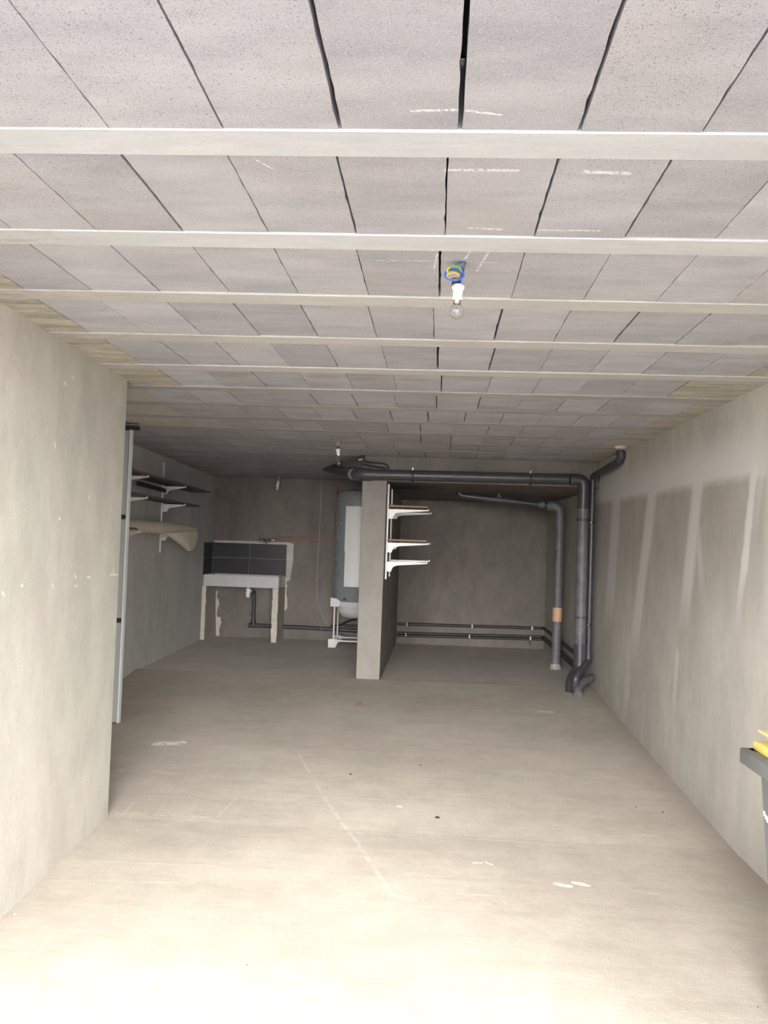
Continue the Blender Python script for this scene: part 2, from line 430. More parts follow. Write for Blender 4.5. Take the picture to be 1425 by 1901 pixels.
strip_mesh('floor_rear', FLOOR_R, [8.8502, 10, 11, 12.7], lambda y: -3.4, lambda y: 1.95)
gd = MB().box((-14, -26, -.3), (14, YO, -.005)).done('ground', GROUND); structure(gd)

mb = MB()                                        # near left wall: a slab that ends at y = 4.91 and turns left
z1 = CEIL+.30
mb.hexa([(wl_x(YO), YO, -.2), (wl_x(4.914), 4.914, -.2), (wl_x(4.914)-.2, 4.914, -.2), (wl_x(YO)-.2, YO, -.2),
         (wl_x(YO), YO, z1), (wl_x(4.914), 4.914, z1), (wl_x(4.914)-.2, 4.914, z1), (wl_x(YO)-.2, YO, z1)])
o = mb.done('wall_left', WALL_L); structure(o)
bv = o.modifiers.new('edge', 'BEVEL'); bv.width = .008; bv.segments = 2
structure(MB().box((1.08, YO-.22, -.2), (2.0, YO, z1)).done('wall_added_for_shade', WALL))  # unseen wall piece, added to shade the floor beside the bin
structure(MB().box((-3.1, 4.72, -.2), (wl_x(4.914)-.19, 4.91, z1)).done('wall_return', WALL))
structure(MB().hexa([(wf_x(4.7), 4.7, -.2), (wf_x(12.7), 12.7, -.2), (wf_x(12.7)-.2, 12.7, -.2), (wf_x(4.7)-.2, 4.7, -.2),
                     (wf_x(4.7), 4.7, z1), (wf_x(12.7), 12.7, z1), (wf_x(12.7)-.2, 12.7, z1), (wf_x(4.7)-.2, 4.7, z1)]).done('wall_far_left', WALL_F))
# right wall, subdivided so its foot can swell a little where the render is thick
structure(MB().hexa([(wr_x(YO), YO, -.2), (wr_x(YO)+.2, YO, -.2), (wr_x(12.7)+.2, 12.7, -.2), (wr_x(12.7), 12.7, -.2),
                     (wr_x(YO), YO, z1), (wr_x(YO)+.2, YO, z1), (wr_x(12.7)+.2, 12.7, z1), (wr_x(12.7), 12.7, z1)]).done('wall_right', WALL_R))
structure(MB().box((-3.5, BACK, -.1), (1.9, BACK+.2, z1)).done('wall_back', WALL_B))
# partition between the two rear bays
pl, pr = -.757, -.517
SOF = EYE+.623
o = structure(MB().hexa([(pl, 8.85, .1), (pr-.008, 8.85, .1), (pr-.008, BACK, .1), (pl, BACK, .1),
                         (pl-.006, 8.85, SOF), (pr, 8.85, SOF), (pr, BACK, SOF), (pl-.006, BACK, SOF)]).done('wall_middle', PILLAR))
bv = o.modifiers.new('edge', 'BEVEL'); bv.width = .006; bv.segments = 2
# lowered soffit over the right bay, its front face is the beam the big pipe hangs on
SOF = EYE+.623
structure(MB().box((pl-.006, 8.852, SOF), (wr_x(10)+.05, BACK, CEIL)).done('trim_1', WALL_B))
# thin bright lower arris of the beam
# ------------------------------------------------------------------ ceiling: joists and blocks
ceil_root = MB().box((-3.5, YO, CEIL+.17), (1.95, 12.7, CEIL+.32)).done('ceiling', SLAB); structure(ceil_root)
for (xa, xb, ya, yb) in ((-3.5, -3.3, 4.7, 12.7),): pass
JN = [1.210, 1.847, 2.484, 3.113, 3.760, 4.416, 5.050, 5.668, 6.285, 6.922, 7.584, 8.230, 8.875, 9.515, 10.155, 10.795, 11.435, 12.075]
JS = [.003, .003, .006, .0085, .002, -.01, -.004, -.004, -.004, -.004, -.006, -.006, -.006, -.006, -.006, -.006, -.006, -.006]
JW = .124
def left_x(y): return wl_x(y) if y < 4.85 else wf_x(y)
jmesh = None
def quad_slab(name, mat, A, B, z0, z1, parent, bev=0.):
    """A = near edge (left, right), B = far edge (left, right), points in plan"""
    mb = MB().hexa([(*A[0], z0), (*A[1], z0), (*B[1], z0), (*B[0], z0), (*A[0], z1), (*A[1], z1), (*B[1], z1), (*B[0], z1)])
    if bev: bmesh.ops.bevel(mb.b, geom=list(mb.b.edges), offset=bev, segments=1, affect='EDGES')
    return mb.done(name, mat, parent)
def jy(i, x): return JN[i]+JS[i]*x
for i in range(len(JN)):
    xl = left_x(JN[i])-.03; xr = (wr_x(JN[i])+.03) if JN[i] < 8.8 else pl+.005
    if JN[i] > 4.3 and JN[i] < 4.9: xl = wl_x(4.9)-.03
    if i == 12: xr = pl+.005
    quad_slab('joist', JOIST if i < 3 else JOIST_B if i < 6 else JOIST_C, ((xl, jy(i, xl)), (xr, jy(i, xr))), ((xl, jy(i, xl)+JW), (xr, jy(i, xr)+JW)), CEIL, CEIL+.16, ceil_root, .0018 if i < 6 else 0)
# blocks: five slightly different unit meshes, 1 x 1 in plan, shared by all blocks
def block_mesh(k):
    rnd = random.Random(k); b = bmesh.new(); n = 12
    pts = []
    for j in range(n+1): pts.append((0.0+max(0, rnd.gauss(.001, .005)), j/n))
    for j in range(n, -1, -1): pts.append((1.0-max(0, rnd.gauss(.001, .005)), j/n))
    lo = [b.verts.new((x, y, 0)) for x, y in pts]; hi = [b.verts.new((x, y, 1)) for x, y in pts]
    b.faces.new(lo[::-1]); b.faces.new(hi)
    for i in range(len(pts)): b.faces.new((lo[i], lo[(i+1) % len(pts)], hi[(i+1) % len(pts)], hi[i]))
    bmesh.ops.recalc_face_normals(b, faces=b.faces)
    me = bpy.data.meshes.new('block'); b.to_mesh(me); b.free(); me.materials.append(BLOCK); return me
BM = [block_mesh(k) for k in range(6)]
def block_fill_mesh():
    me = BM[0].copy(); me.materials.clear(); me.materials.append(FILL); return me
BF = block_fill_mesh()
BP = BM[1].copy(); BP.materials.clear(); BP.materials.append(concrete('pale_cement_infill', (.46, .445, .41), (.58, .565, .53), 1.5))
OFF = {1: .018, 2: -.006, 3: -.018, 4: -.036, 5: -.023, 6: .001, 7: -.029, 8: -.088, 9: -.149, 10: -.160, 11: -.158, 12: -.14}
GAPS = {(2, 0): .010, (2, 1): .007, (2, -1): .008, (3, -1): .005, (3, 1): .005, (3, 2): .006, (4, 0): .006, (5, 1): .008, (5, -2): .005, (6, 0): .009, (7, 0): .006, (8, 0): .007, (8, 1): .005, (9, 0): .006, (3, 0): .003, (2, 2): .004, (2, -2): .004, (3, -3): .006, (5, 3): .008, (6, 1): .006}
nblk = 0
def block(x0, x1, r, y0, y1, mat=None, dz=0.):
    global nblk
    me = BP if mat == 'pale' else BF if mat else BM[nblk % 6]
    o = bpy.data.objects.new('block' if mat in (None, 'pale') else 'mortar_fill', me); C.objects.link(o)
    o.location = (x0, y0-.004, CEIL+(.0035 if y0 < 5 else .0008)+dz*(1 if y0 < 5 else .25)); o.scale = (x1-x0, y1-y0+(.008 if y0 < 5 else -.003), .14)
    put(o, ceil_root); nblk += 1; return o
GAPS.update({(r_, k_): .005 for r_ in range(8, 16) for k_ in range(-14, 8) if (r_*7+k_*5) % 3})
JN.append(BACK+.01); JS.append(0)
for r in range(1, len(JN)):
    w = .2502; off = OFF.get(r, -.11+.03*((r*7) % 5)); yc = (JN[r-1]+JW+JN[r])/2
    xl = left_x(JN[r-1]+JW) if JN[r-1] < 4.85 else wf_x(yc)
    if 4.3 < JN[r-1] < 4.6: xl = wl_x(4.9)
    xr = wr_x(yc) if JN[r] < 8.86+.05 else pl
    if r == 12: xr = wr_x(yc)
    ylo = lambda x: jy(r-1, x)+JW
    k0 = math.floor((xl-off)/w)+1; k1 = math.ceil((xr-off)/w)-1
    edges = [off+k*w+random.gauss(0, .002) for k in range(k0, k1+1)]
    keys = list(range(k0, k1+1))
    def cell(a, b, **kw):
        ga = .0016; xm = (a+b)/2
        return block(a, b, r, ylo(xm), jy(r, xm), **kw)
    fl = -1.505 if r < 7 else None
    for i in range(len(edges)-1):
        a, b = edges[i], edges[i+1]
        ga = GAPS.get((r+1, keys[i]), random.choice((.001, .001, .002, .003)))/2
        gb = GAPS.get((r+1, keys[i+1]), .002)/2
        if fl and b <= fl+.12: continue
        if xr < 0 or b < 1.44 or r >= 12: pass
        elif b > 1.50: continue
        cell(a+ga, b-gb, dz=random.uniform(0, .004), mat='pale' if (r in (7, 8, 9) and b < (-1.62, -1.80, -1.85)[r-7]) else None)
    inner = [e for k, e in enumerate(edges)]
    if fl: first = min([edges[i] for i in range(len(edges)-1) if edges[i+1] > fl+.12] or [xl])
    else: first = edges[0]
    if first-xl > .02: cell(xl-.02, first-.001, mat=True)
    if xr > 0:
        last = max([edges[i+1] for i in range(len(edges)-1) if not edges[i+1] > 1.50] or [xr])
    else: last = edges[-1]
    if xr-last > .02: cell(last+.001, xr+.02, mat=(xr > 0) or None)

# ------------------------------------------------------------------ masonry pieces on the back wall: tiles, sink and its supports
YB = BACK-.003
spl = thing('backsplash', 'dark charcoal tiled splashback in the corner above the white sink', 'splashback', at(463, 1037, YB))
xc = at(396, 1037, YB).x
def bz(v, u=463): return at(u, v, YB).z
zt, zm, zb_ = bz(1009), bz(1036.5), bz(1066)
x0t, x1t, x2t = wf_x(BACK)+.012, at(463, 1037, YB).x, at(531, 1037, YB).x
corner = wf_x(BACK)
MB().box((corner, YB-.006, zb_-.01), (x2t+.004, YB+.001, zt)).done('grout', M_GROUT, spl)
for (xa, xb) in ((corner+.014, x1t-.004), (x1t+.004, x2t)):
    for (za, zc) in ((zb_, zm-.004), (zm+.004, zt-.002)):
        MB().box((xa, YB-.016, za), (xb, YB-.005, zc), .0015).done('tile', M_TILE, spl)
for (za, zc) in ((zb_, zm-.004), (zm+.004, zt-.002)):     # two tiles return on the side wall
    y0 = 11.93
    mbx = MB().hexa([(wf_x(y0)-.002, y0, za), (wf_x(y0)+.012, y0, za), (wf_x(YB)+.012, YB-.016, za), (wf_x(YB)-.002, YB-.016, za),
                     (wf_x(y0)-.002, y0, zc), (wf_x(y0)+.012, y0, zc), (wf_x(YB)+.012, YB-.016, zc), (wf_x(YB)-.002, YB-.016, zc)])
    mbx.done('tile', M_TILE, spl)
# pale trowelled margin around the tiles
o = MB().prism([at(u, v, YB) for u, v in ((398, 1003), (450, 1004), (536, 1007), (545, 1010), (544, 1040), (538, 1078), (531, 1078), (532, 1011), (398, 1008))], (0, -.004, 0)).done('plaster_margin', plain('grey_plaster', (.50, .49, .46), .9, vary=.15, scale=9), spl)

YS = 11.93                                                   # front of the sink
sk = thing('sink', 'wide white ceramic utility sink with a plain rectangular front', 'sink', at(447, 1090, YS))
zs1, zs0 = at(447, 1068.5, YS).z, at(447, 1090, YS).z
xs0, xs1 = at(377.5, 1075, YS).x, at(517, 1080, YS).x
mb = MB(); b = mb.b
def ring(x0, x1, y0, y1, z): return [b.verts.new(p) for p in ((x0, y0, z), (x1, y0, z), (x1, y1, z), (x0, y1, z))]
def bridge(A, B):
    for i in range(4): b.faces.new((A[i], A[(i+1) % 4], B[(i+1) % 4], B[i]))
Y1 = YB-.018
R0 = ring(xs0, xs1, YS, Y1, zs0); R1 = ring(xs0, xs1, YS, Y1, zs1); R2 = ring(xs0+.035, xs1-.035, YS+.035, Y1-.06, zs1); R3 = ring(xs0+.06, xs1-.06, YS+.06, Y1-.08, zs0+.02)
bridge(R0, R1); bridge(R1, R2); bridge(R2, R3); b.faces.new(R3); b.faces.new(R0[::-1])
bmesh.ops.recalc_face_normals(b, faces=b.faces)
bmesh.ops.bevel(b, geom=[e for e in b.edges], offset=.008, segments=2, affect='EDGES')
mb.done('basin', M_CERAM, sk, True)
MB().lathe([(0, .004), (.035, .004), (.04, 0), (.04, -.01), (0, -.01)], ((xs0+xs1)/2+.1, YS+.28, zs0+.03), 20).done('drain', M_CHROME, sk, True)

def support(u0, u1, label, ub=None):
    zf = floor_z(YS)-.02
    P0, P1 = at(u0, 1140, YS).x, at(u1, 1140, YS).x
    t = thing('masonry_leg', label, 'support', (P0, YS, zf), 'masonry legs of the sink')
    rnd = random.Random(u0)
    MB().box((P0+.005, YS+.018, zf), (P1-.002, YB-.004, zs0-.002)).done('core', WALL, t)
    # the front face is a trowelled strip with a wavy rim
    L, Rr = [], []
    n = 16
    for i in range(n+1):
        z = zf+.01+(zs0-zf-.012)*i/n
        L.append((P0+rnd.uniform(-.010, .006), YS, z)); Rr.append((P1+rnd.uniform(-.006, .006), YS, z))
    MB().prism(L+Rr[::-1], (0, .02, 0)).done('plaster_face', M_PLASTER, t)
    return t
t1 = support(370.5, 380.5, 'masonry leg under the left end of the sink, against the side wall')
t2 = support(504.5, 514.5, 'masonry leg under the right end of the sink, beside the open wall')
def smear(pts, name='plaster_smear'):
    return MB().prism([at(u, v, BACK-.001) for u, v in pts], (0, -.007, 0))
ps = smear([(400, 1095), (404, 1098), (402, 1108), (406, 1114), (407, 1122), (404, 1128), (402, 1140), (404, 1146), (410, 1145), (409, 1149), (411, 1156), (408, 1163), (406, 1172), (408, 1176), (405, 1182), (401, 1184)]).done('plaster_smear', M_PLASTER, t1)
ps = smear([(529, 1072), (533, 1074), (531, 1085), (534, 1086), (531, 1092), (531, 1102), (533, 1114), (533, 1128), (528, 1134), (529, 1105)]).done('plaster_smear', M_PLASTER, t2)

# bottle trap and its waste pipe
yt = YS+.28
wt = thing('waste_pipe', 'black waste pipe under the sink running low along the back wall', 'pipe', at(470, 1160, 12.4))
pz = lambda u, v, y=12.42: at(u, v, y)
MB().tube([pz(466, 1096, 12.25), pz(471.5, 1098), pz(470, 1159)], .026, 14, .06).done('riser', M_PVC, wt, True)
MB().tube([pz(461, 1160.5), pz(560, 1165), pz(664, 1171)], .028, 14).done('horizontal_run', M_PVC, wt, True)
MB().tube([pz(470.4, 1150), pz(470, 1160)], .034, 14).done('coupling', M_PVC, wt, True)
MB().tube([pz(462.5, 1160.5), pz(477, 1161.2)], .033, 14).done('coupling', M_PVC, wt, True)
for v in (1136, 1142):
    MB().box(pz(463, v+1.4, 12.40), pz(466.5, v-1.4, 12.46)).done('pipe_clip', M_CHROME, wt)
MB().box(pz(596, 1164, 12.39), pz(597.5, 1170, 12.46)).done('pipe_clip', M_CHROME, wt)
bt = thing('bottle_trap', 'small white bottle trap hanging beneath the sink', 'trap', at(460, 1110, yt))
c0 = at(460, 1109, yt); H_ = (zs0-c0.z)
MB().lathe([(0, 0), (.022, 0), (.026, .004), (.026, .05), (.034, .055), (.034, .075), (.024, .08), (.024, .1), (.034, .105), (.034, .122), (.016, .125), (.016, H_+.015)], c0, 20).done('body', M_WHITE, bt, True)
MB().tube([c0+Vector((.02, 0, .095)), at(465.5, 1096.5, 12.25)], .016, 12).done('outlet', M_WHITE, bt, True)

# tap and copper feeds
tp = thing('wall_tap', 'chrome wall tap with two valve bodies above the dark tiles', 'tap', at(495, 1003, 12.4))
MB().tube([at(482, 1002.5, 12.36), at(510, 1003.5, 12.36)], .014, 12).done('body', M_BRASSD, tp, True)
for u in (484, 505): MB().lathe([(0, -.03), (.02, -.03), (.022, 0), (.018, .03), (0, .03)], at(u, 1003, 12.35), 12, (1, 0, 0)).done('valve_knob', M_CHROME, tp, True)
for u in (490, 500): MB().lathe([(0, -.006), (.03, -.006), (.03, .012), (0, .012)], at(u, 1003, 12.47), 14, (0, -1, 0)).done('wall_flange', M_BRASSD, tp, True)
for u in (490, 500): MB().tube([at(u, 1003, 12.49), at(u, 1003, 12.36)], .01, 10).done('inlet', M_BRASSD, tp, True)
MB().tube([at(494, 1003, 12.36), at(494, 1004, 12.22), at(494, 1011, 12.20)], .010, 10, .03).done('spout', M_CHROME, tp, True)
cp = thing('copper_feeds', 'pair of thin copper pipes running from the tap towards the water heater', 'pipe', at(560, 1001, 12.4))
for pts in ([(503, 1001), (509, 997), (624, 999.5)], [(510, 1003), (560, 1003.8), (624, 1006.2)]):
    MB().tube([at(u, v, 12.46) for u, v in pts], .009, 10).done('feed_pipe', M_COPD, cp, True)
for u in (577, 601): MB().box(at(u-1, 1008, 12.44), at(u+1, 997, 12.495)).done('pipe_clip', M_CHROME, cp)

# grey cable hanging down the back wall
MB().tube([at(u, v, 12.475) for u, v in ((597, 891), (595.5, 930), (593.5, 965), (592, 1003), (589.5, 1040), (588, 1080), (588.5, 1112), (592, 1128), (599, 1143), (606, 1156), (613, 1163))], .0055, 8).done('cable', M_GREYW, None, True)
tag(bpy.data.objects['cable'], 'thin pale cable hanging down the back wall left of the heater', 'cable')

# ------------------------------------------------------------------ water heater
YH = 11.86; HX0 = at(622, 1000, YH).x; RH = .285; HC = Vector((HX0+RH, YH, 0))
zt_ = at(660, 911, YH).z; zb1 = at(650, 1117, YH-.2).z
wh = thing('water_heater', 'tall grey cylindrical water heater on a white metal stand, half behind the pillar', 'water heater', (HC.x, YH, floor_z(YH)))
c = (HC.x, YH, 0)
MB().lathe([(0, zt_), (RH*.72, zt_-.003), (RH*.9, zt_-.02), (RH*.98, zt_-.06), (RH, zt_-.10), (RH, zb1), (RH*.97, zb1-.02), (0, zb1-.02)], c, 64).done('tank', M_TANK, wh, True)
MB().lathe([(RH*.80, zb1+.0), (RH*.78, zb1-.13), (RH*.6, zb1-.20), (RH*.25, zb1-.23), (0, zb1-.235)], c, 40).done('bottom_dome', M_CAST, wh, True)
# front cover: a curved sheet, stepped on its left rim
mb = MB(); b = mb.b
def cover(phi0, phi1, z0, z1, r0, r1, n=12):
    pts = []
    for i in range(n+1):
        a = phi0+(phi1-phi0)*i/n; pts.append((HC.x+r1*math.sin(a), YH-r1*math.cos(a), z0))
    for i in range(n, -1, -1):
        a = phi0+(phi1-phi0)*i/n; pts.append((HC.x+r0*math.sin(a), YH-r0*math.cos(a), z0))
    mb.prism(pts, (0, 0, z1-z0))
pa = math.asin((at(640.5, 1000, YH-.25).x-HC.x)/(RH+.03))
ztop, zmid, zbot = at(655, 940, YH-.28).z, at(655, 1024, YH-.28).z, at(655, 1089.5, YH-.28).z
cover(pa, -pa, zmid, ztop, RH, RH+.03); cover(pa+.03, -pa-.03, zbot, zmid+.001, RH, RH+.032)
mb.done('front_cover', M_WHITE, wh, True)
MB().box((HC.x-.12, YH-.293, at(648, 1115, YH-.27).z), (HC.x-.085, YH-.265, at(648, 1111, YH-.27).z)).done('maker_mark', M_DARK, wh)
# casting ring and lugs
zr0, zr1 = at(640, 1127, YH-.28).z, at(640, 1118, YH-.28).z
MB().lathe([(RH-.01, zr0), (RH+.012, zr0), (RH+.012, zr1), (RH-.01, zr1), (RH-.01, zr0)], c, 64).done('support_ring', M_CAST, wh, True)
for sx in (-1, 1):
    for sy in (-1,):
        xx = HC.x+sx*.235
        q = [(xx-.055*sx, 0, zr0-.0), (xx+.05*sx, 0, zr0-.0), (xx+.05*sx, 0, zr1+.05), (xx-.03*sx, 0, zr1+.045), (xx-.085*sx, 0, zr1+.0)]
        MB().prism([(x, YH-.275, z) for x, _, z in q], (0, .12, 0)).done('lug', M_CAST, wh)
zfl = floor_z(YH)+.0
for sx in (-1, 1):
    for sy in (-1, 1):
        xx, yy = HC.x+sx*.235, YH+sy*.22
        MB().tube([(xx, yy, zfl+.1), (xx, yy, zr0+.01)], .011, 12).done('leg', M_RAIL, wh, True)
for sy in (-1, 1):
    yy = YH+sy*.22; xa, xb = HC.x-.30, HC.x+.30
    poly = [(xa, zfl+.005), (xa+.095, zfl+.005), (xa+.13, zfl+.085), (xb-.13, zfl+.085), (xb-.095, zfl+.005), (xb, zfl+.005), (xb, zfl+.115), (xb-.10, zfl+.12), (xb-.14, zfl+.105), (xa+.14, zfl+.105), (xa+.10, zfl+.12), (xa, zfl+.115)]
    o = MB().prism([(x, yy-.035, z) for x, z in poly], (0, .07, 0)).done('foot_frame', M_CAST, wh)
# copper on the heater
ch = thing('copper_riser', 'thin vertical copper pipe beside the left flank of the water heater', 'pipe', at(624, 1165, 12.1))
MB().tube([at(624.5, 905, 12.15), at(623.5, 965, 12.15), at(622, 1060, 12.15), at(618, 1120, 12.15), at(617, 1158, 12.15), at(620, 1164, 12.3)], .010, 10, .05).done('pipe_run', M_COPD, ch, True)
MB().tube([at(632, 1131, YH-.1), at(636, 1135.5, YH-.1), at(648, 1136.5, YH-.1), at(654, 1134, YH)], .011, 10, .05).done('copper_tail', M_COPPER, wh, True)
bh = thing('black_heater_pipes', 'short black pipes behind the stand of the water heater', 'pipe', at(650, 1162, 12.3))
MB().tube([at(634, 1159, 12.38), at(646, 1153, 12.33), at(664, 1148, 12.2)], .014, 10, .05).done('sloping_pipe', M_BLACK, bh, True)
MB().tube([at(639, 1161.5, 12.38), at(666, 1162, 12.38)], .018, 10).done('straight_pipe', M_BLACK, bh, True)
MB().tube([at(614, 1162, 12.42), at(640, 1160, 12.38)], .014, 10).done('straight_pipe', M_BLACK, bh, True)

# ------------------------------------------------------------------ grey drain pipes
def ringp(p, d, r, h, name, parent, mat=M_PVC):
    p = Vector(p); d = Vector(d).normalized(); return MB().tube([p-d*h/2, p+d*h/2], r, 18).done(name, mat, parent, True)
YP = 8.79; rb = .054
big = thing('main_drain_pipe', 'thick grey drain pipe along the beam, dropping to the floor at the right', 'pipe', atz(1064, 1280, floor_z(8.6)))
A0 = at(607, 868, 10.6); A1 = at(655, 880, YP); A2 = at(1084, 891, YP); A3 = at(1076, 1215, YP)
MB().tube([A0, at(640, 876, 9.4), A1], rb, 20, .08).done('rear_length', M_PVC, big, True)
E1 = at(690, 881, YP); E2 = at(1055, 890, YP)
MB().tube([at(648, 878, 9.1), at(660, 880.5, YP), E1], rb*1.18, 20, .12).done('elbow', M_PVC, big, True)
MB().tube([E1, E2], rb, 20).done('horizontal_run', M_PVC, big, True)
Ed = at(1082, 945, YP)
MB().tube([at(1058, 890.5, YP), A2, Ed], rb*1.1, 20, .13).done('elbow', M_PVC, big, True)
MB().tube([at(1082.5, 935, YP), at(1076, 1212, YP)], rb, 20).done('vertical_run', M_PVCD, big, True)
MB().tube([at(1076.5, 1195, YP), at(1075.5, 1240, YP), at(1068, 1262, 8.72)], rb*1.15, 20, .05).done('lower_socket', M_PVC, big, True)
zst = atz(1062, 1284, floor_z(8.6))
MB().tube([at(1074, 1238, 8.84), at(1060, 1256, 8.84), at(1057, 1275, 8.75), atz(1057, 1287, floor_z(8.5))-Vector((0, 0, .03))], rb*.8, 18, .08).done('floor_branch', M_PVC, big, True)
MB().tube([at(1097, 1258, 8.85), at(1094, 1261, 8.75), at(1080, 1266, 8.65), at(1073, 1282, 8.5), at(1072, 1290, 8.45)], rb*.72, 18, .08).done('side_branch', M_PVCD, big, True)
for u in (766, 984):
    ringp(at(u, 884+(u-766)*.027, YP), A2-A1, rb*1.09, .022, 'pipe_clamp', big, M_DARK)
    MB().box(at(u-.7, 873+(u-766)*.027, YP-.03), at(u+.7, 869+(u-766)*.027, YP+.02)).done('clamp_screw', M_CHROME, big)
for v in (1146,): ringp(at(1078, v, YP), (0, 0, 1), rb*1.07, .02, 'pipe_clamp', big, M_PVC)
ringp(at(1081.5, 965, YP), (0, 0, 1), rb*1.13, .03, 'socket_rim', big)

sm = thing('small_feeder_pipe', 'thin grey pipe from the ceiling into the main drain above the pillar', 'pipe', at(675, 855, YP))
MB().tube([at(672, 846, YP+.02), at(674, 859, YP), at(690, 862, YP-.02), at(714, 864.5, YP-.02), at(718, 868, YP-.02), at(718, 874, YP)], .026, 14, .05).done('pipe_run', M_PVC, sm, True)
MB().lathe([(0, .0), (.036, .0), (.042, .01), (.036, .02), (0, .022)], at(672, 855.5, YP+.02), 10).done('plaster_plug', M_PLASTER, sm, True)

XP = 1.50
th = thing('slim_drain_pipe', 'slim grey drain pipe down the right wall in the corner', 'pipe', atz(1070, 1290, floor_z(8.4)))
T0 = atz(1152, 829, CEIL+.01); yt0 = 7.75
T = [at(1153, 832, yt0), at(1153, 855, yt0), at(1101, 888, 8.80), at(1100, 900, 8.80)]
MB().tube([at(1152, 826, yt0), at(1152, 856, yt0), at(1130, 868, 8.15)], .036, 16, .08).done('upper_elbow', M_PVC, th, True)
MB().tube([at(1153, 840, yt0), at(1153, 852, yt0)], .044, 16).done('socket_rim', M_PVC, th, True)
MB().tube([at(1140, 863, 7.98), at(1100.5, 884, 8.80), at(1100, 905, 8.80)], .030, 16, .09).done('sloping_run', M_PVC, th, True)
MB().tube([at(1140, 863.5, 7.98), at(1118, 875, 8.4)], .036, 16).done('socket_rim', M_PVC, th, True)
MB().tube([at(1100, 895, 8.80), at(1096, 1050, 8.80), at(1091.5, 1226, 8.80)], .027, 16).done('vertical_run', M_PVC, th, True)
MB().tube([at(1092, 1213, 8.80), at(1091.5, 1228, 8.80), at(1067, 1256, 8.48), atz(1069, 1292, floor_z(8.35))-Vector((0, 0, .03))], .033, 16, .09).done('lower_bend', M_PVC, th, True)
for (u, v) in ((1097, 970), (1092, 1160)):
    ringp(at(u, v, 8.80), (0, 0, 1), .032, .02, 'pipe_clamp', th, M_DARK)
    MB().box(at(u-2.5, v+1.5, 8.745), at(u, v-1.5, 8.765)).done('clamp_screw', M_CHROME, th)
MB().lathe([(0, 0), (.042, 0), (.050, .015), (.05, .02), (0, .02)], atz(1152, 833, CEIL-.018), 9).done('plaster_plug', M_PLASTER, th, True)
MB().tube([at(1112, 885, 8.62), at(1111, 893, 8.60)], .007, 6).done('clamp_tail', M_DARK, th)

YA = 10.4
al = thing('bay_drain_pipe', 'dusty grey drain pipe standing in the right bay with a peach collar', 'pipe', at(1032, 1240, YA))
MB().tube([at(1015, 938, YA), at(1039, 941, YA), at(1038, 985, YA)], .060, 18, .1).done('elbow', M_PVCD, al, True)
MB().tube([at(1038.5, 975, YA), at(1034, 1130, YA)], .052, 18).done('upper_length', M_PVCD, al, True)
MB().tube([at(1034.3, 1128, YA), at(1033.6, 1153.5, YA)], .056, 18).done('peach_collar', M_PEACH, al, True)['label'] = 'peach coloured collar'
MB().tube([at(1033.6, 1152, YA), at(1030.5, 1240, YA)], .052, 18).done('lower_length', M_PVCD, al, True)
MB().lathe([(0, -.02), (.074, -.02), (.064, .02), (.054, .05), (0, .05)], at(1030.5, 1240, YA), 11).done('mortar_foot', M_MORT, al, True)
MB().tube([at(852, 911, YA), at(853, 919, YA), at(872, 922, YA), at(1016, 938.5, YA)], .040, 18, .08).done('horizontal_run', M_PVC, al, True)
MB().tube([at(925, 914, YA), at(928, 930, YA)], .034, 14).done('tee', M_PVC, al, True)
ringp(at(910, 927, YA), (1, 0, -.1), .044, .03, 'socket_rim', al)
ringp(at(1005, 937, YA), (1, 0, -.1), .050, .06, 'socket_rim', al, M_PVCD)

lo = thing('low_black_pipes', 'three thin black pipes low on the back wall of the right bay', 'pipe', at(870, 1180, 12.45))
XR = wr_x(11.5)-.04
for (v0, v1, ve, r_) in ((1158, 1166.5, 1222, .020), (1175, 1182.5, 1236, .019), (1179.5, 1187, 1243, .018)):
    C0 = at(735, v0, 12.455); C0.x = pr+.001; C1 = at(1009, v1, 12.455)
    e = at(1066, ve, 9.75); e.x = XR-.01
    MB().tube([C0, C1, at(1012, v1+3, 12.3), Vector((XR, 9.6, C1.z+.0))], r_, 10, .05).done('pipe_run', M_BLACK, lo, True)
for (u, v) in ((755, 1158.6), (876, 1162.5), (987, 1166), (753, 1177.5), (871, 1181), (984, 1184.5)):
    MB().box(at(u-1.2, v+4, 12.41), at(u+1.2, v-3.5, 12.47), .003).done('pipe_clip', M_CAST, lo)
MB().tube([at(984, 1188, 12.44), at(982.5, 1193, 12.44), at(984.5, 1198, 12.43)], .006, 6).done('clip_tail', M_DARK, lo)

# ------------------------------------------------------------------ bracket shelving
def bracket(mat, base, d, L, parent, h=.10):
    """thin tapered arm from base along unit vector d (in plan), with a hooked heel below"""
    base = Vector(base); d = Vector(d); up = Vector((0, 0, 1)); s = d.cross(up).normalized()*.010
    p = [base, base+d*L, base+d*L+up*.006, base+d*(L-.012)+up*-.0, ]
    poly = [base+d*.004, base+d*(L-.01), base+d*(L-.01)+up*.010, base+d*L+up*.010, base+d*L-up*.010, base+d*.12-up*.034, base+d*.072-up*.045, base+d*.052-up*.075, base+d*.045-up*h, base+d*.004-up*h]
    return MB().prism([q-s for q in poly], s*2).done('bracket', mat, parent)
XS = pr+.002
def upright(x, y, z0, z1, parent, d=1):
    mb = MB().box((x, y-.012, z0), (x+.016*d, y+.012, z1))
    o = mb.done('upright', M_RAIL, parent)
    return o
yu1, yu2 = 9.045, 9.74
sR = thing('wall_shelving', 'white bracket shelving with two brown boards on the right of the pillar', 'shelving', (XS, 9.4, at(714, 1075, yu1).z))
upright(XS, yu1, at(714, 1075, yu1).z, at(719, 899, yu1).z, sR)
upright(XS, yu2, at(720, 1070, yu2).z, at(726, 908, yu2).z, sR)
Lr = .41
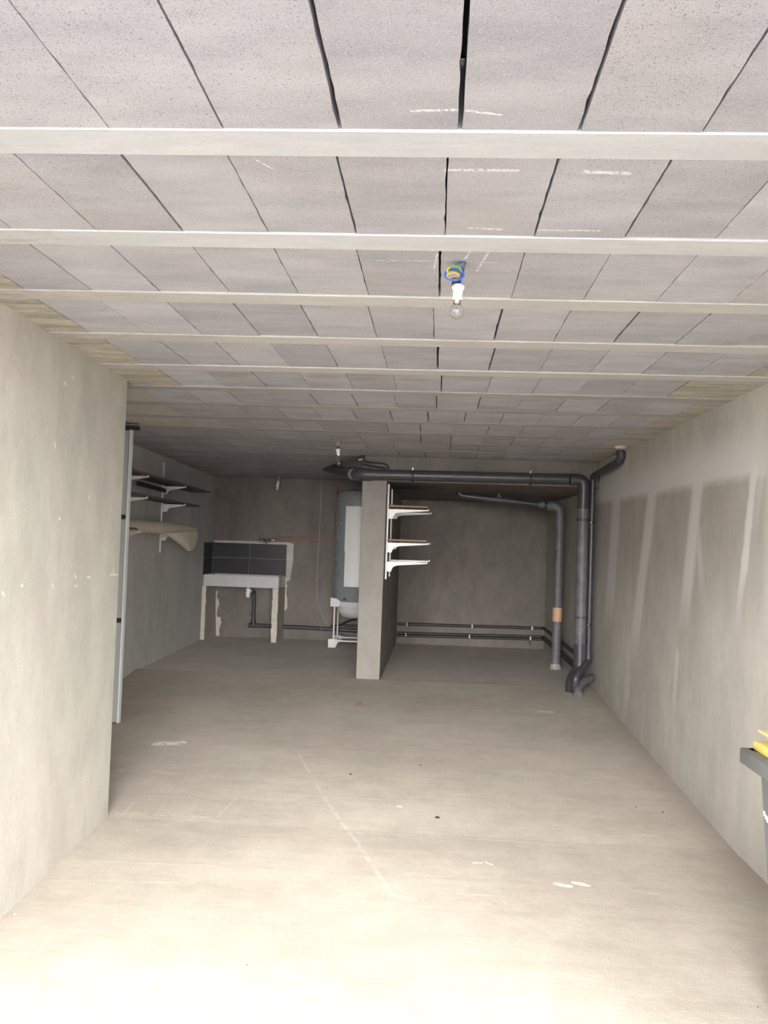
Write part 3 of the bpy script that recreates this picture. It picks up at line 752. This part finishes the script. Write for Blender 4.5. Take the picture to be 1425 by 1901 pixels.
for (y_, vs) in ((yu1, (946, 1008.5, 1044)), (yu2, (951.5, 1008, 1040))):
    for v in vs:
        zz = at(760, v, y_).z
        bracket(M_RAIL, (XS+.014, y_, zz), (1, 0, 0), Lr if y_ == yu1 else Lr+.02, sR, .10 if y_ == yu1 else .075)
for v in (945, 1008):
    zz = at(760, v-1, yu1).z+.008
    MB().box((XS+.012, yu1-.04, zz), (XS+.012+Lr-.01, yu2+.30, zz+.020), .002).done('shelf_board', M_WOOD, sR)

def wfp(y): return wf_x(y)+.002
sL = thing('wall_shelving', 'white bracket shelving with dark boards on the far left wall', 'shelving', (wfp(9.5), 9.5, 1.4))
for (y_, v0, v1, ul) in ((9.55, 858, 1026, 298), (8.02, 0, 0, 0)):
    if v0: z1_, z0_ = at(297, 858, y_).z, at(300, 1026, y_).z
    upright(wfp(y_), y_, z0_, z1_, sL)
    for k, v in enumerate((902, 935.5, 989)):
        zz = at(303, v, 9.5).z
        bracket(M_RAIL, (wfp(y_)+.014, y_, zz), (1, 0, 0), .25 if k < 2 else .2, sL, .085)
for (v, ye, w_) in ((902, 11.0, .24), (935.5, 10.5, .22), (989, 10.1, .19)):
    zz = at(303, v, 9.5).z+.012
    y0 = 7.6
    MB().hexa([(wfp(y0), y0, zz), (wfp(y0)+w_, y0, zz), (wfp(ye)+w_, ye, zz), (wfp(ye), ye, zz),
               (wfp(y0), y0, zz+.02), (wfp(y0)+w_, y0, zz+.02), (wfp(ye)+w_, ye, zz+.02), (wfp(ye), ye, zz+.02)]).done('shelf_board', M_DARKBOARD, sL)
zz = at(280, 905, 9.0).z
o = MB().hexa([(wfp(8.45)+.03, 8.45, zz-.012), (wfp(8.45)+.05, 8.45, zz-.012), (wfp(9.7)+.05, 9.7, zz-.022), (wfp(9.7)+.03, 9.7, zz-.022),
           (wfp(8.45)+.03, 8.45, zz+.028), (wfp(8.45)+.05, 8.45, zz+.028), (wfp(9.7)+.05, 9.7, zz+.018), (wfp(9.7)+.03, 9.7, zz+.018)]).done('rail', M_DARK, sL)
o['label'] = 'black rail under the top shelf'

# cream curled foam sheet lying along the lowest of those shelves
fm = thing('foam_sheet', 'cream curled foam sheet lying on the lowest left shelf with its end hanging down', 'foam sheet', at(300, 990, 8.9))
def onx(u, v, x): return atx(u, v, x)
prof = [(222, 962, 993), (240, 963, 991), (258, 965, 989), (280, 967, 990), (300, 968, 991.5), (320, 969.5, 991.5), (338, 972, 990.5), (352, 976, 989), (362, 980.5, 986.5), (367, 983, 984.5)]
mb = MB(); b = mb.b; rings = []
for (u, v0, v1) in prof:
    top, bot = onx(u, v0, -2.80), onx(u, v1, -2.80)
    h = (top.z-bot.z)/2; m_ = (top+bot)/2; rr = []
    for k in range(16):
        a = 2*PI*k/16; rr.append(b.verts.new((m_.x+math.cos(a)*min(.07, h*1.2+.01), m_.y, m_.z+math.sin(a)*h)))
    rings.append(rr)
for A, B in zip(rings, rings[1:]):
    for k in range(16): b.faces.new((A[k], A[(k+1) % 16], B[(k+1) % 16], B[k]))
b.faces.new(rings[0]); b.faces.new(rings[-1][::-1])
mb.done('body', M_CREAM, fm, True)
# hanging flap: a curved sheet with thickness
N = 10
outl = [(306, 366.5, 989), (311, 367, 992), (317, 367, 996.5), (323, 366.5, 1001), (329, 365.5, 1006), (335, 364, 1010.5), (340, 362, 1015), (345, 359.5, 1019.5), (349, 355, 1023)]
mb = MB(); b = mb.b; G = []
for j, (ua, ub, v) in enumerate(outl):
    row = []
    for i in range(N+1):
        s_ = i/N; u = ua+(ub-ua)*s_
        x = -2.76-.05*math.cos(PI*(s_-.5))*(-1)-.07*(j/8)**2
        vv = v-(4.5*(s_-.35)**1 if j == 0 else 0)
        row.append(onx(u, vv, x))
    G.append(row)
F = [[b.verts.new(p) for p in r] for r in G]; Bk = [[b.verts.new(p+Vector((-.014, .0, 0))) for p in r] for r in G]
for j in range(len(G)-1):
    for i in range(N):
        b.faces.new((F[j][i], F[j][i+1], F[j+1][i+1], F[j+1][i])); b.faces.new((Bk[j][i], Bk[j+1][i], Bk[j+1][i+1], Bk[j][i+1]))
    b.faces.new((F[j][0], F[j+1][0], Bk[j+1][0], Bk[j][0])); b.faces.new((F[j][N], Bk[j][N], Bk[j+1][N], F[j+1][N]))
for j in (0, -1):
    for i in range(N): b.faces.new((F[j][i], Bk[j][i], Bk[j][i+1], F[j][i+1]))
mb.done('hanging_end', plain('cream_foam_pale', (.82, .77, .62), .7, vary=.04, scale=6), fm, True)
MB().prism([onx(u, v, -2.72) for u, v in ((228, 986), (258, 987), (246, 993), (236, 1001), (226, 1004))], (-.014, 0, 0)).done('near_flap', M_CREAM, fm)

# chalk tick on the far left wall
# ------------------------------------------------------------------ tall panel standing behind the end of the near wall
YL = 6.77; zl0 = floor_z(YL)+.012
pan = thing('tall_panel', 'tall narrow pale grey panel with a white edge behind the left wall end', 'panel', (-2.6, YL, zl0))
xr_ = at(228, 1150, YL).x; xe = xr_
xe0, xe1 = at(221, 1342, YL), at(242.5, 798, YL)
def lx(z): k = (z-xe0.z)/(xe1.z-xe0.z); return xe0.x+(xe1.x-xe0.x)*k
zs = [zl0+.0, at(231, 1152, YL).z, at(238, 960, YL).z, xe1.z]
for a, b_ in zip(zs, zs[1:]):
    MB().box((wf_x(YL)+.02, YL, a+.006), (lx(a)-.014, YL+.03, b_-.006), .002).done('panel_board', M_LEAF, pan)
MB().box((lx(zl0)-.014, YL-.015, zl0), (lx(zl0)-.002, YL+.04, xe1.z), .002).done('edge_trim', M_LEAFE, pan)['label'] = 'white edge trim'
for z in zs[1:3]: MB().box((wf_x(YL)+.03, YL-.010, z-.018), (lx(z)-.016, YL+.02, z+.018)).done('joint_strip', M_DARK, pan)
MB().box((wf_x(YL)+.03, YL-.02, xe1.z+.004), (at(255, 800, YL).x, YL+.06, xe1.z+.032)).done('top_rail', M_DARK, pan)

# ------------------------------------------------------------------ bare bulbs
def bulb(hole, sock_top, tip, loops, label, lead):
    hole, sock_top, tip = Vector(hole), Vector(sock_top), Vector(tip)
    t = thing('hanging_bulb', label, 'light bulb', hole, 'bare bulbs hanging from the ceiling')
    ax = (tip-sock_top); L = ax.length; ax.normalize(); A = tuple(ax)
    MB().lathe([(0, 0), (.0155, 0), (.0195, .004), (.0195, .011), (.0150, .019), (.0145, .046), (.0130, .048), (0, .048)], sock_top, 24, A).done('lamp_socket', M_PORC, t, True)
    MB().lathe([(0, .040), (.0128, .046), (.0128, .058), (.0120, .060), (0, .060)], sock_top, 20, A).done('bulb_cap', M_BRASS, t, True)
    r = .0225; Lb = L-.056
    prof = [(.0118, 0), (.0128, Lb*.10), (.016, Lb*.25)]
    cz = Lb-r
    for k in range(13):
        a = -.75+ (PI/2+.75)*k/12
        prof.append((max(r*math.cos(a), 0 if k == 12 else .001), cz+r*math.sin(a)))
    prof[-1] = (0, Lb)
    inner = [(max(p-.0007, 0), h-.0007 if h > cz else h) for p, h in prof][::-1]
    MB().lathe(prof+[(0, Lb-.0007)]+inner[1:]+[prof[0]], sock_top+ax*.056, 28, A).done('glass_envelope', M_GLASS, t, True)
    base = sock_top+ax*.057; s = ax.orthogonal().normalized()
    MB().tube([base, base+ax*.022], [.0035, .002], 8).done('glass_stem', M_GLASS, t, True)
    fil = [base+ax*.020-s*.001, base+ax*.034-s*.008, base+ax*.036, base+ax*.034+s*.008, base+ax*.020+s*.001]
    MB().tube(fil, .0008, 6).done('filament', M_CHROME, t, True)
    for pts, rr, m, nm in loops: MB().tube(pts, rr, 8).done(nm, m, t, True)
    return t
def loop(c, ax1, ax2, r1, r2, a0, a1, n=28, drift=Vector((0, 0, 0))):
    return [Vector(c)+Vector(ax1)*(r1*math.cos(a0+(a1-a0)*i/n))+Vector(ax2)*(r2*math.sin(a0+(a1-a0)*i/n))+drift*(i/n) for i in range(n+1)]
def front_loops(hole, st):
    yb = hole.y
    k = 1/606.
    def q(u, v, dy=0): return at(u, v, yb+dy)
    cc = q(842, 511, -.01); X = Vector((1, 0, 0)); Z = Vector((0, .35, .93))
    out = []
    out.append((loop(q(843, 510, -.02), X, Z, .029, .022, -.4, 2*PI-.2), .0030, M_BLUE, 'wire'))
    out.append((loop(q(840, 510, -.012), X, Z, .024, .019, .3, 2*PI+.9), .0028, M_BRN, 'wire'))
    out.append((loop(q(843, 503, -.02), X, Z, .021, .016, .0, PI+.4), .0030, M_YEL, 'wire'))
    out.append((loop(q(845, 501, -.026), X, Z, .017, .014, -.2, PI*.9), .0022, M_GRN, 'wire'))
    out.append((loop(q(841, 513, -.016), X, Z, .018, .013, .0, PI*1.3), .0024, M_YEL, 'wire'))
    out.append(([hole+Vector((.004, 0, 0)), q(859, 498, -.01), q(855, 512, -.015), q(855, 527, -.005)], .0026, M_BLUE, 'wire'))
    out.append(([hole+Vector((.0, 0, 0)), q(861, 500), q(856, 515), q(850, 529)], .0024, M_BRN, 'wire'))
    out.append(([hole+Vector((-.0, 0, .02)), q(856, 493, -.01), q(846, 497, -.01)], .012, M_CONDUIT, 'conduit_stub'))
    return out
hole = atz(862, 488, CEIL+.008); st = at(850.5, 529, hole.y)
t = bulb(hole, st, at(846, 591.5, hole.y), front_loops(hole, st), 'bare clear bulb on coiled blue and yellow wires, the one near the camera', None)
MB().box(at(838, 530, hole.y-.012), at(853, 519, hole.y+.012), .003).done('terminal_block', M_DARK, t)
MB().box(at(842, 529, hole.y-.014), at(846, 523, hole.y-.010), .001).done('terminal_screw', M_BRASSD, t)
h2 = atz(632, 814, CEIL+.008); y2 = h2.y
lp2 = [(loop(at(629, 823, y2), (1, 0, 0), (0, .3, .95), .022, .014, 0, 2*PI-.3), .0028, M_GREYW, 'wire'),
       ([h2, at(634, 822, y2), at(630, 827, y2), at(627.5, 834, y2)], .003, M_DARK, 'wire'), ([h2+Vector((.02, 0, 0)), at(637, 818, y2), at(637, 823, y2)], .002, M_GREYW, 'wire')]
bulb(h2, at(627, 833.5, y2), at(629.5, 865, y2), lp2, 'small distant bare bulb hanging far back near the pillar', None)
MB().box(at(625, 834, y2-.01), at(629, 829, y2+.01), .002).done('terminal_block', M_DARK, bpy.data.objects['hanging_bulb.001'])
# bundle of white connectors hanging in the rear left bay
hw = atz(517, 882, CEIL+.01); yw = 12.0
wb_ = thing('wire_connectors', 'small white bundle of wire connectors hanging from the rear left ceiling', 'wires', at(517, 882, yw))
MB().tube([at(517, 876, yw), at(517, 887, yw), at(516.5, 893, yw)], .010, 8).done('wire', M_GREYW, wb_, True)
for (a, b_, c_, d_) in ((516, 892, 513, 910), (517.5, 893, 516, 909), (517, 889, 515.5, 899), (515, 896, 512.8, 904)):
    MB().tube([at(a, b_, yw), at(c_, d_, yw)], .009, 8).done('connector_sleeve', M_WHITE, wb_, True)

# ------------------------------------------------------------------ wheelie bin
RC = atz(1372, 1387, EYE-.67)
BX, BY, RZ = RC.x, RC.y, RC.z
bw, bd = .50, .56
bn = thing('wheelie_bin', 'grey wheelie bin with a yellow lid by the right wall', 'bin', (BX+.25, BY-.28, 0))
def frust(x0, x1, y0, y1, z0, X0, X1, Y0, Y1, z1): return [(x0, y0, z0), (x1, y0, z0), (x1, y1, z0), (x0, y1, z0), (X0, Y0, z1), (X1, Y0, z1), (X1, Y1, z1), (X0, Y1, z1)]
mb = MB().hexa(frust(BX+.115, BX+bw-.09, BY-bd+.09, BY-.05, .012, BX+.052, BX+bw-.045, BY-bd+.045, BY-.035, RZ-.03))
bmesh.ops.bevel(mb.b, geom=list(mb.b.edges), offset=.022, segments=3, affect='EDGES')
mb.done('body', M_BIN, bn, True)
rim = MB()
for (a, b_) in (((BX, BY-bd), (BX+.06, BY)), ((BX+bw-.06, BY-bd), (BX+bw, BY)), ((BX+.02, BY-.06), (BX+bw-.02, BY)), ((BX+.02, BY-bd), (BX+bw-.02, BY-bd+.06))):
    rim.box((*a, RZ-.052), (*b_, RZ), .006, 2)
rim.done('rim', M_BIN, bn, True)
lid = MB().box((BX+.038, BY-bd-.005, RZ-.004), (BX+bw-.02, BY-.012, RZ+.030), .012, 3)
lid.done('lid', M_LID, bn, True)
MB().box((BX+.085, BY-bd+.03, RZ+.028), (BX+bw-.06, BY-.05, RZ+.062), .010, 2).done('lid_neck', M_LID, bn, True)
MB().box((BX+.050, BY-bd+.02, RZ+.060), (BX+bw-.04, BY-.03, RZ+.072), .005, 2).done('lid_flange', M_LIDP, bn, True)['label'] = 'faded pale yellow top flange'
for sx in (0, 1):
    xw = BX+.10+sx*(bw-.24)
    MB().lathe([(0, 0), (.09, 0), (.1, .008), (.1, .042), (.09, .05), (0, .05)], (xw, BY-bd+.06, .1), 28, (1, 0, 0)).done('wheel', M_DARK, bn, True)
MB().tube([(BX+.1, BY-bd+.06, .1), (BX+bw-.1, BY-bd+.06, .1)], .010, 10).done('axle', M_CHROME, bn, True)
MB().tube([(BX+.10, BY-bd-.035, RZ-.015), (BX+bw-.10, BY-bd-.035, RZ-.015)], .014, 12).done('handle', M_BIN, bn, True)
for xx in (BX+.1, BX+bw-.1): MB().box((xx-.012, BY-bd-.04, RZ-.03), (xx+.012, BY-bd+.01, RZ+.0), .004).done('handle_bracket', M_BIN, bn)
# a white printed mark on the flank, only its left rim is in the picture
pm = atx(1429, 1510, BX+.086)
def flank(z): return BX+.052+(RZ-.03-z)/(RZ-.042)*(.063)-.0015
mbm = MB()
for (dy, dz) in ((0, 0), (-.012, -.008), (-.024, -.014), (-.036, -.008)):
    z = pm.z+dz; y = pm.y+dy
    mbm.hexa([(flank(z-.008), y-.012, z-.008), (flank(z-.008)+.003, y-.012, z-.008), (flank(z-.008)+.003, y, z-.008), (flank(z-.008), y, z-.008),
              (flank(z+.008), y-.012, z+.008), (flank(z+.008)+.003, y-.012, z+.008), (flank(z+.008)+.003, y, z+.008), (flank(z+.008), y, z+.008)])
mbm.done('printed_mark', M_WHITE, bn)

# ------------------------------------------------------------------ debris on the floor
def onfloor(u, v):
    p = atz(u, v, 0)
    for _ in range(12): p = atz(u, v, floor_z(p.y))
    return p
def bit(name, u, v, r, label, cat, mat, k, group=None):
    rnd = random.Random(k); p = onfloor(u, v)
    mb = MB(); n = 7
    prof = [(p.x+math.cos(2*PI*i/n)*r*rnd.uniform(.5, 1.2), p.y+math.sin(2*PI*i/n)*r*rnd.uniform(.5, 1.3), p.z-.001+rnd.uniform(0, .3)*r) for i in range(n)]
    mb.prism(prof, (0, 0, r*.35)); o = mb.done(name, mat); tag(o, label, cat, group); return o
bit('dry_leaf', 667, 1309, .030, 'reddish brown scrap of leaf on the floor in front of the pillar', 'leaf', M_RUST, 1)
bit('crumb', 650, 1438, .012, 'tiny dark crumb on the floor midway, left of centre', 'crumb', M_RUST, 2)
bit('crumb', 812, 1519, .016, 'dark spidery speck on the middle of the pale floor', 'crumb', M_DARK, 3)
bit('crumb', 780, 1421, .009, 'small dark speck on the floor right of centre, well back', 'crumb', M_DARK, 4)
bit('pebble', 1230, 1508, .007, 'dark pebble on the floor close to the right wall', 'pebble', M_DARK, 5)
bit('pebble', 1180, 1498, .006, 'dark pebble on the floor a step left of the right wall', 'pebble', M_DARK, 6)
bit('pebble', 458, 1791, .004, 'lone tiny pebble on the bright floor in front', 'pebble', M_DARK, 7)
bit('pebble', 1406, 1870, .004, 'tiny pebble on the floor beside the bin', 'pebble', M_DARK, 8)
bit('stone_chip', 28, 1697, .006, 'white stone chip at the foot of the near left wall', 'chip', M_WHITE, 9)
